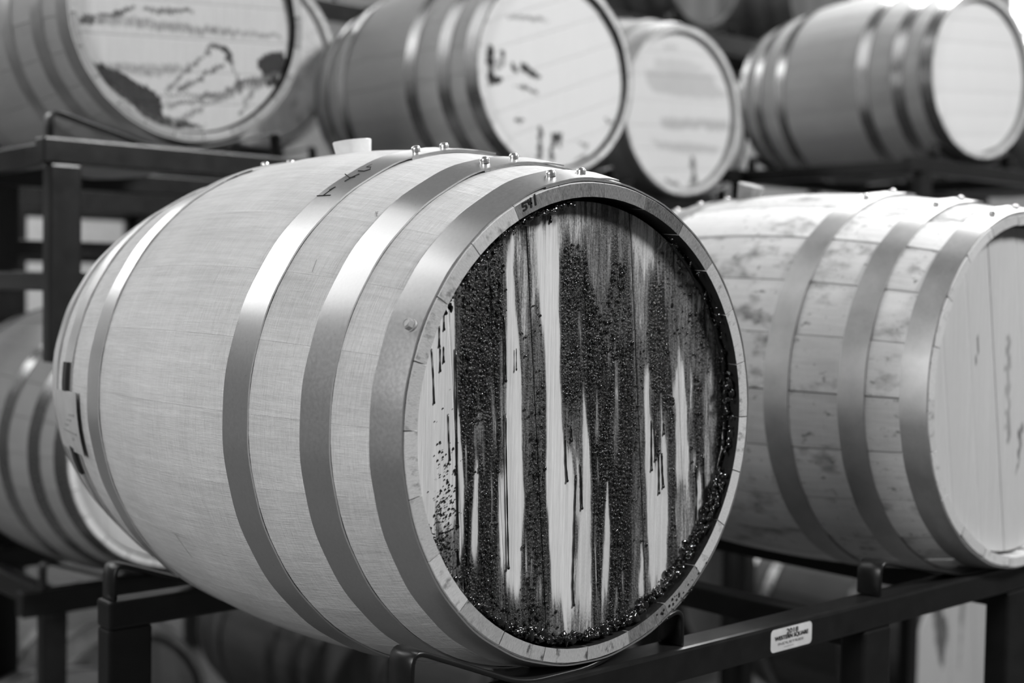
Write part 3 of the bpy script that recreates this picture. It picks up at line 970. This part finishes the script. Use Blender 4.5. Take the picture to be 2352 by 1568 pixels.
# paper tag held on the far hoop by black tape
V, F = [], []
ns, na = 6, 10
for lay in (0, 1):
    for i in range(na + 1):
        for k in range(ns + 1):
            s = 0.690 + 0.135 * k / ns
            a = R(180 + 16 * i / na + 1.0 * k / ns)
            r_ = prof(s, RB1, 0.2785) + 0.0060 + (0.0010 if lay else 0)
            V.append((r_ * math.cos(a), s, r_ * math.sin(a)))
wv = ns + 1
of = (na + 1) * wv
for i in range(na):
    for k in range(ns):
        q = i * wv + k
        F += [(q, q + 1, q + wv + 1, q + wv)[::-1], (of + q, of + q + 1, of + q + wv + 1, of + q + wv)]
for i in range(na):
    F += [(i * wv, (i + 1) * wv, of + (i + 1) * wv, of + i * wv), (i * wv + ns, (i + 1) * wv + ns, of + (i + 1) * wv + ns, of + i * wv + ns)]
for k in range(ns):
    F += [(k, k + 1, of + k + 1, of + k), (na * wv + k, na * wv + k + 1, of + na * wv + k + 1, of + na * wv + k)]
tag = obj('paper_tag', mesh('paper_tag', V, F, M['paper'], True, 40), b1, up1, label='grey paper tag taped over the far hoop')
for lo, hi, sm in ((173, 180.5, 0.757), (195.5, 203, 0.757)):
    V, F = [], []
    for i in range(6):
        a = R(lo + (hi - lo) * i / 5)
        for s in (sm - 0.011, sm + 0.011):
            for e in (0.0030, 0.0078):
                r_ = prof(s, RB1, 0.2785) + e
                V.append((r_ * math.cos(a), s, r_ * math.sin(a)))
    for i in range(5):
        b, c = 4 * i, 4 * i + 4
        for q, q2 in ((0, 1), (1, 3), (3, 2), (2, 0)):
            F.append((b + q, b + q2, c + q2, c + q))
    F += [(0, 1, 3, 2), (20, 22, 23, 21)]
    obj('tape', mesh('tape', V, F, M['tape'], False), tag, label='black tape')
lines = []
for q in range(5):
    lines.append([(0.705 + 0.02 * (q % 3), 186 + 1.6 * q), (0.735 + 0.016 * (q % 4), 186.3 + 1.6 * q)])
V, F = stroke_mesh(lines, lambda s, dg: (Vector(((prof(s, RB1, 0.2785) + 0.0072) * math.cos(R(dg)), s, (prof(s, RB1, 0.2785) + 0.0072) * math.sin(R(dg)))), Vector((math.cos(R(dg)), 0, math.sin(R(dg))))), 0.0035, 0.0004)
obj('smudged_writing', mesh('smudged_writing', V, F, M['faint_ink'], False), tag)

# short cracks and dents on the bulge
def bilge_pt(s, deg):
    a_ = R(deg)
    r2 = prof(s, RB1, 0.2785) - 0.0001
    return Vector((r2 * math.cos(a_), s, r2 * math.sin(a_))), Vector((math.cos(a_), 0, math.sin(a_)))


for pts_ in ([(0.150, 131.7), (0.153, 131.2), (0.158, 130.4)], [(0.186, 148.0), (0.1880, 146.6), (0.190, 145.0)],
             [(0.448, -150.6), (0.456, -151.0), (0.464, -151.1)], [(0.4562, -151.0), (0.4515, -148.0), (0.4472, -144.7)], [(0.153, 130.9), (0.156, 130.2)]):
    V, F = stroke_mesh([pts_], bilge_pt, 0.0009, 0.00025)
    obj('dent', mesh('dent', V, F, M['faint_ink'], False), b1, up1)

# bung in the front barrel: a thing of its own
a = R(96.9)
V, F = lathe_data([(0.0215, -0.020), (0.0245, 0.0), (0.0262, 0.012), (0.0268, 0.0160), (0.0262, 0.0168), (0.022, 0.0165), (0.020, 0.0150)], 36)
bung = obj('barrel_bung', mesh('barrel_bung', V, F, M['silicone'], True, 40), None,
           b1_axis + Vector(((RB1 - 0.001) * math.cos(a), 0.0, (RB1 - 0.001) * math.sin(a))), (R(-4), math.pi / 2 - a, 0),
           label='white tapered silicone bung in the bunghole of the front barrel', category='bung')

# ---- its neighbour on the same rack
b2, b2_hoops, b2_axis = barrel('weathered oak barrel with gappy staves sharing the front rack, a wooden bung on top', (0.965, -0.024, 0.002), -0.017,
                               style='old', wmat='old_oak', emat='old_oak_end', hmat='head_plain', hoopmat='old_hoop', Rb=0.335, Rh=0.2860, nst=22,
                               joints=[-0.2645, -0.20, -0.125, -0.055, 0.03, 0.11, 0.19, 0.2645], tilt=0.16, polys=[(0.45, [(-300, 900), (-180, 900), (-60, -900), (-180, -900)]), (0.9, [(-1180, 900), (-1130, 880), (-1120, 500), (-1160, 480)]), (0.7, [(150, -700), (320, -500), (300, -900), (180, -1500)])],
                               grid=(0.004, 0.008), lapstart=1.93, light=False, rivang=(1.86, 1.62), roll=0.06, seed=8)
V, F = lathe_data([(0.019, -0.02), (0.022, 0.0), (0.026, 0.022), (0.025, 0.025)], 9)
a = R(99)
obj('barrel_bung', mesh('barrel_bung', V, F, M['bung_wood'], True, 30), None,
    b2_axis + Vector((0.334 * math.cos(a), 0.105, 0.334 * math.sin(a))), (R(14), math.pi / 2 - a, 0.5),
    label='rough wooden bung on the weathered barrel', category='bung')

# ---- the rows behind
grp = 'oak barrels lying in the racks behind'
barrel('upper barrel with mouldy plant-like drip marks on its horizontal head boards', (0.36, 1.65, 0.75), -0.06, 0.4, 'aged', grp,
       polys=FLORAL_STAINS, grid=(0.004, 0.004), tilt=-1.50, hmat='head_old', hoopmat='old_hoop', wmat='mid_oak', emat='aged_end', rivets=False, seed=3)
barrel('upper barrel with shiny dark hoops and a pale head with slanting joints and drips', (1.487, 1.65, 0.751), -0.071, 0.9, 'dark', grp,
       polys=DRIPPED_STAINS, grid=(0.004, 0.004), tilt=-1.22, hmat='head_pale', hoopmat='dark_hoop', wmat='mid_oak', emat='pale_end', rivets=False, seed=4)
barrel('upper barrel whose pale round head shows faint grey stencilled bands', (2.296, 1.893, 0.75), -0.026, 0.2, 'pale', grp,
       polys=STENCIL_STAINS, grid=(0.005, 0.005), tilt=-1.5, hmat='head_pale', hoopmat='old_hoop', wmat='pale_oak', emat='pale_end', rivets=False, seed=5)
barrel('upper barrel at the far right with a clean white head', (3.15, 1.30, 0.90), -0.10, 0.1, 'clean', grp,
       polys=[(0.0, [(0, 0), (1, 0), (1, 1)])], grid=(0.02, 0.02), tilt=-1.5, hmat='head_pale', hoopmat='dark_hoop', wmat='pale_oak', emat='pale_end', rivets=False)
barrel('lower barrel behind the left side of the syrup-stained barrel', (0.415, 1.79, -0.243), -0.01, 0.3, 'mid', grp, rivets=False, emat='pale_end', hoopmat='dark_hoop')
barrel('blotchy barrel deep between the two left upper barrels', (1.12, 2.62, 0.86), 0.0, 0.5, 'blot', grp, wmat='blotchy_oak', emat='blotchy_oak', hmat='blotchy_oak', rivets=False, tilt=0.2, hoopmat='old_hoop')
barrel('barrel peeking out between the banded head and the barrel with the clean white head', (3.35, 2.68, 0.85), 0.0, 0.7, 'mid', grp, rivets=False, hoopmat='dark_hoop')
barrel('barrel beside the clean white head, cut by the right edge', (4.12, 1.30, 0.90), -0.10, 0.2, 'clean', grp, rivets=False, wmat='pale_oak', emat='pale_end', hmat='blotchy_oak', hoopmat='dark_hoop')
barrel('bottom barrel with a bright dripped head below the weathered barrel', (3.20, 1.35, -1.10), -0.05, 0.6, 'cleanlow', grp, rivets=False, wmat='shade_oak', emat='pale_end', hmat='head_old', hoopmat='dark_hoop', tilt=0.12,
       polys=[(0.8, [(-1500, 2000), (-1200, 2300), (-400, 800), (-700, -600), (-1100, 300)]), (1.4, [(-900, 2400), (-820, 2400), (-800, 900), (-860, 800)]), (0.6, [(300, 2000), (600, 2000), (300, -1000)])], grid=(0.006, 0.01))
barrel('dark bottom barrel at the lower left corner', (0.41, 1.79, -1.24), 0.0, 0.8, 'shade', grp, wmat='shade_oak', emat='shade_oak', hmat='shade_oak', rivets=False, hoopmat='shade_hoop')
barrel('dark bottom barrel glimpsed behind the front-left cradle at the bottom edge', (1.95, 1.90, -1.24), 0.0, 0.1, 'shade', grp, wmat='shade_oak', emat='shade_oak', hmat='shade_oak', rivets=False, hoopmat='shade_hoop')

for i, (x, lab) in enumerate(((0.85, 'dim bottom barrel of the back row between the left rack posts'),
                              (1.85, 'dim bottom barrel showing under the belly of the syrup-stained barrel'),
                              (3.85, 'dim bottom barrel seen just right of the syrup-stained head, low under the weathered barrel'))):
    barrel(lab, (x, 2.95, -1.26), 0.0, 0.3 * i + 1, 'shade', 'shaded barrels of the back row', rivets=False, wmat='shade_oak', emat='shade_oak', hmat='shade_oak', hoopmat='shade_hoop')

# ---------------------------------------------------------------- racks


def strap_mesh(xl, xr, zl, zr, zfoot, zflat, y0, y1, thick=0.006):
    """bent flat bar: foot, upright, rounded shoulder, slope, flat, slope, shoulder, upright"""
    mid = (xl + xr) / 2
    raw = [(xl, zfoot), (xl, zl), (mid - 0.055, zflat), (mid + 0.055, zflat), (xr, zr), (xr, zfoot)]
    pts = [Vector((raw[0][0], 0, raw[0][1]))]
    for i in range(1, len(raw) - 1):
        p0, p1, p2 = [Vector((q[0], 0, q[1])) for q in raw[i - 1:i + 2]]
        rr = 0.026 if i in (1, 4) else 0.03
        d0, d1 = (p0 - p1).normalized(), (p2 - p1).normalized()
        a_, c_ = p1 + d0 * min(rr, (p0 - p1).length * .48), p1 + d1 * min(rr, (p2 - p1).length * .48)
        for k in range(7):
            u_ = k / 6
            pts.append(a_ * (1 - u_) ** 2 + p1 * 2 * u_ * (1 - u_) + c_ * u_ ** 2)
    pts.append(Vector((raw[-1][0], 0, raw[-1][1])))
    V, F = [], []
    n = len(pts)
    for i, p in enumerate(pts):
        t_ = (pts[min(i + 1, n - 1)] - pts[max(i - 1, 0)]).normalized()
        nrm = Vector((t_.z, 0, -t_.x)) * thick
        for yy in (y0, y1):
            V += [(p.x, yy, p.z), (p.x + nrm.x, yy, p.z + nrm.z)]
    for i in range(n - 1):
        b, c = 4 * i, 4 * i + 4
        for q, q2 in ((0, 1), (1, 3), (3, 2), (2, 0)):
            F.append((b + q, b + q2, c + q2, c + q))
    F += [(0, 1, 3, 2)]
    e = 4 * (n - 1)
    F += [(e, e + 2, e + 3, e + 1)]
    me = mesh('cradle', V, F, M['rack'], True, 40)
    bm = bmesh.new(); bm.from_mesh(me); bmesh.ops.recalc_face_normals(bm, faces=bm.faces[:])
    bmesh.ops.bevel(bm, geom=[e_ for e_ in bm.edges if len(e_.link_faces) == 2 and e_.calc_face_angle(0) > 1.2], offset=0.0012, segments=1, affect='EDGES')
    bm.to_mesh(me); bm.free()
    me.polygons.foreach_set('use_smooth', [True] * len(me.polygons))
    me.set_sharp_from_angle(angle=R(50))
    return me


def rack(label, cradles, ys, ztop, x0, x1, posts, zlow, h=0.045, d=0.046, pw=0.055, arm=-0.228, strap_w=0.04, group='black steel barrel racks', low_bar=None, dz2=0.0, cr2=None, skip=0):
    """ztop: top of the rails relative to the front barrel's axis"""
    zt = ztop + G
    t = thing('barrel_rack', label, 'rack', ((x0 + x1) / 2, ys[0], zlow), 0, group)
    ox, oy = (x0 + x1) / 2, ys[0]
    zts = [zt] + [zt + dz2] * (len(ys) - 1)
    for ri, (y, zt) in enumerate(zip(ys, zts)):
        box('rail', t, x0 - ox, x1 - ox, y - oy, y + d - oy, zt - h - zlow, zt - zlow, M['rack'], 0.005)
        for px in posts:
            box('post', t, px - pw / 2 - ox, px + pw / 2 - ox, y + 0.002 - oy, y + d - 0.002 - oy, 0.0, zt - h - zlow, M['rack'], 0.005)
        for cr in (cradles if ri == 0 or cr2 is None else cr2):
            xl, xr, zl, zr = cr
            me = strap_mesh(xl - ox, xr - ox, zt + zl - zlow, zt + zr - zlow, zt - zlow, zt + 0.004 - zlow, y + 0.008 - oy, y + 0.008 + strap_w - oy)
            obj('cradle', me, t)
    zt = min(zts)
    for px in posts[skip:]:
        box('cross_bar', t, px - 0.02 - ox, px + 0.02 - ox, ys[0] + d - oy, ys[1] - oy, zt - h - zlow, zt - 0.004 - zlow, M['rack'], 0.004)
        if low_bar is not None:
            box('cross_bar', t, px - 0.02 - ox, px + 0.02 - ox, ys[0] + d - oy, ys[1] - oy, low_bar + G - zlow, low_bar + 0.04 + G - zlow, M['rack'], 0.004)
    if low_bar is not None:
        for y in ys:
            box('lower_bar', t, x0 + 0.05 - ox, x1 - 0.05 - ox, y + 0.006 - oy, y + d - 0.006 - oy, low_bar + G - zlow, low_bar + 0.045 + G - zlow, M['rack'], 0.004)
    return t, ox, oy, zlow


# front rack under the two nearest barrels
fr, fox, foy, fz = rack('black rack in front carrying the syrup-stained barrel and the weathered barrel', [(-0.263, 0.168, 0.070, 0.053), (0.60, 1.20, 0.055, 0.055)],
                        (-0.005, 0.775), -0.290, -0.235, 1.50, (-0.20, 0.59, 1.005), 0.0, h=0.042, pw=0.07, dz2=-0.034, skip=1, cr2=[(-0.225, 0.20, 0.060, 0.060), (0.72, 1.20, 0.060, 0.060)])
# sticker on the front rail, with its lettering
sx0, sx1, sz0, sz1 = 0.333, 0.4235, -0.3262, -0.2955
bm = bmesh.new()
c_ = []
for cx_, cz_, a0 in ((sx1 - .006, sz1 - .006, 0), (sx0 + .006, sz1 - .006, 90), (sx0 + .006, sz0 + .006, 180), (sx1 - .006, sz0 + .006, 270)):
    for k in range(5):
        aa = R(a0 + 90 * k / 4)
        c_.append((cx_ + .006 * math.cos(aa), cz_ + .006 * math.sin(aa)))
V = [(x - fox, -0.0054 - foy, z + G - fz) for x, z in c_] + [(x - fox, -0.0046 - foy, z + G - fz) for x, z in c_]
n_ = len(c_)
F = [tuple(range(n_)), tuple(range(2 * n_ - 1, n_ - 1, -1))] + [(i, (i + 1) % n_, n_ + (i + 1) % n_, n_ + i) for i in range(n_)]
st = obj('maker_sticker', mesh('maker_sticker', V, F, M['sticker'], False), fr, label='white maker sticker with black lettering')


def lettering(body, size, x, z, mat, parent, name='lettering', spacing=1.0, bold=0.0, xs=1.0):
    cu = bpy.data.curves.new(name, 'FONT')
    cu.body, cu.size, cu.align_x, cu.align_y = body, size, 'CENTER', 'CENTER'
    cu.space_character = spacing
    cu.extrude, cu.offset = 0.0002, bold
    tmp = bpy.data.objects.new(name, cu)
    col.objects.link(tmp)
    me = bpy.data.meshes.new_from_object(tmp.evaluated_get(bpy.context.evaluated_depsgraph_get()))
    bpy.data.objects.remove(tmp)
    bpy.data.curves.remove(cu)
    me.materials.clear()
    me.materials.append(mat)
    o = obj(name, me, parent, (x, -0.0058 - foy, z), (math.pi / 2, 0, 0))
    wd = max(v.co.x for v in me.vertices) - min(v.co.x for v in me.vertices)
    for v in me.vertices:
        v.co.x *= xs / wd
    return o


bpy.context.view_layer.update()
cx_ = (sx0 + sx1) / 2 - fox
zz_ = (sz0 + sz1) / 2 + G - fz
lettering('2018', 0.0094, cx_ + .001, zz_ + 0.0093, M['ink'], st, bold=0.00005, xs=0.0255)
lettering('WESTERN SQUARE', 0.0078, cx_, zz_ + 0.0024, M['ink'], st, bold=0.00012, xs=0.074)
lettering('INDUSTRIES', 0.0048, cx_ - .002, zz_ - 0.0052, M['faint_ink'], st, xs=0.056)
lettering('- - - - - -', 0.0036, cx_ - .006, zz_ - 0.0102, M['ink'], st, xs=0.019)

# left back stack
rack('black rack of the left back stack carrying the middle-tier barrels', [(0.175, 0.65, 0.070, 0.070), (1.21, 1.69, 0.070, 0.070)], (2.0, 2.56), -0.585, 0.12, 1.90, (0.20, 1.66), 0.0, h=0.06, pw=0.06)
rack('black rack of the left back stack under the mouldy head and the slanting head', [(0.04, 0.596, 0.062, 0.062), (1.247, 1.727, 0.062, 0.062)], (1.645, 2.40), 0.452, 0.02, 1.80, (0.07, 1.72), G - 0.02, h=0.055, pw=0.069, low_bar=0.13)
rack('black rack under the banded head', [(2.06, 2.54, 0.062, 0.062)], (1.90, 2.66), 0.452, 1.98, 2.90, (2.06, 2.72), 0.0, h=0.055, low_bar=-0.56)
rack('black rack at the right carrying the clean white head', [(2.91, 3.39, 0.062, 0.062), (3.88, 4.36, 0.062, 0.062)], (1.31, 2.07), 0.602, 2.75, 4.6, (2.84, 3.64), 0.0, h=0.05, low_bar=0.30)
rack('tall black rack of the back row, partly empty', [(0.88, 1.36, 0.062, 0.062), (3.11, 3.59, 0.062, 0.062)], (2.66, 3.42), 0.55, -1.2, 5.2, (-0.75, 0.33, 1.9, 2.95, 4.4), 0.0, h=0.07, pw=0.08, low_bar=0.22)
rack('highest black rack beam of the back row above the banded head', [(1.9, 2.38, 0.062, 0.062), (2.8, 3.28, 0.062, 0.062), (3.8, 4.28, 0.062, 0.062)], (3.30, 4.06), 1.44, 1.5, 6.5, (1.6, 2.55, 3.55, 5.0), G + 0.45, h=0.09, pw=0.06)
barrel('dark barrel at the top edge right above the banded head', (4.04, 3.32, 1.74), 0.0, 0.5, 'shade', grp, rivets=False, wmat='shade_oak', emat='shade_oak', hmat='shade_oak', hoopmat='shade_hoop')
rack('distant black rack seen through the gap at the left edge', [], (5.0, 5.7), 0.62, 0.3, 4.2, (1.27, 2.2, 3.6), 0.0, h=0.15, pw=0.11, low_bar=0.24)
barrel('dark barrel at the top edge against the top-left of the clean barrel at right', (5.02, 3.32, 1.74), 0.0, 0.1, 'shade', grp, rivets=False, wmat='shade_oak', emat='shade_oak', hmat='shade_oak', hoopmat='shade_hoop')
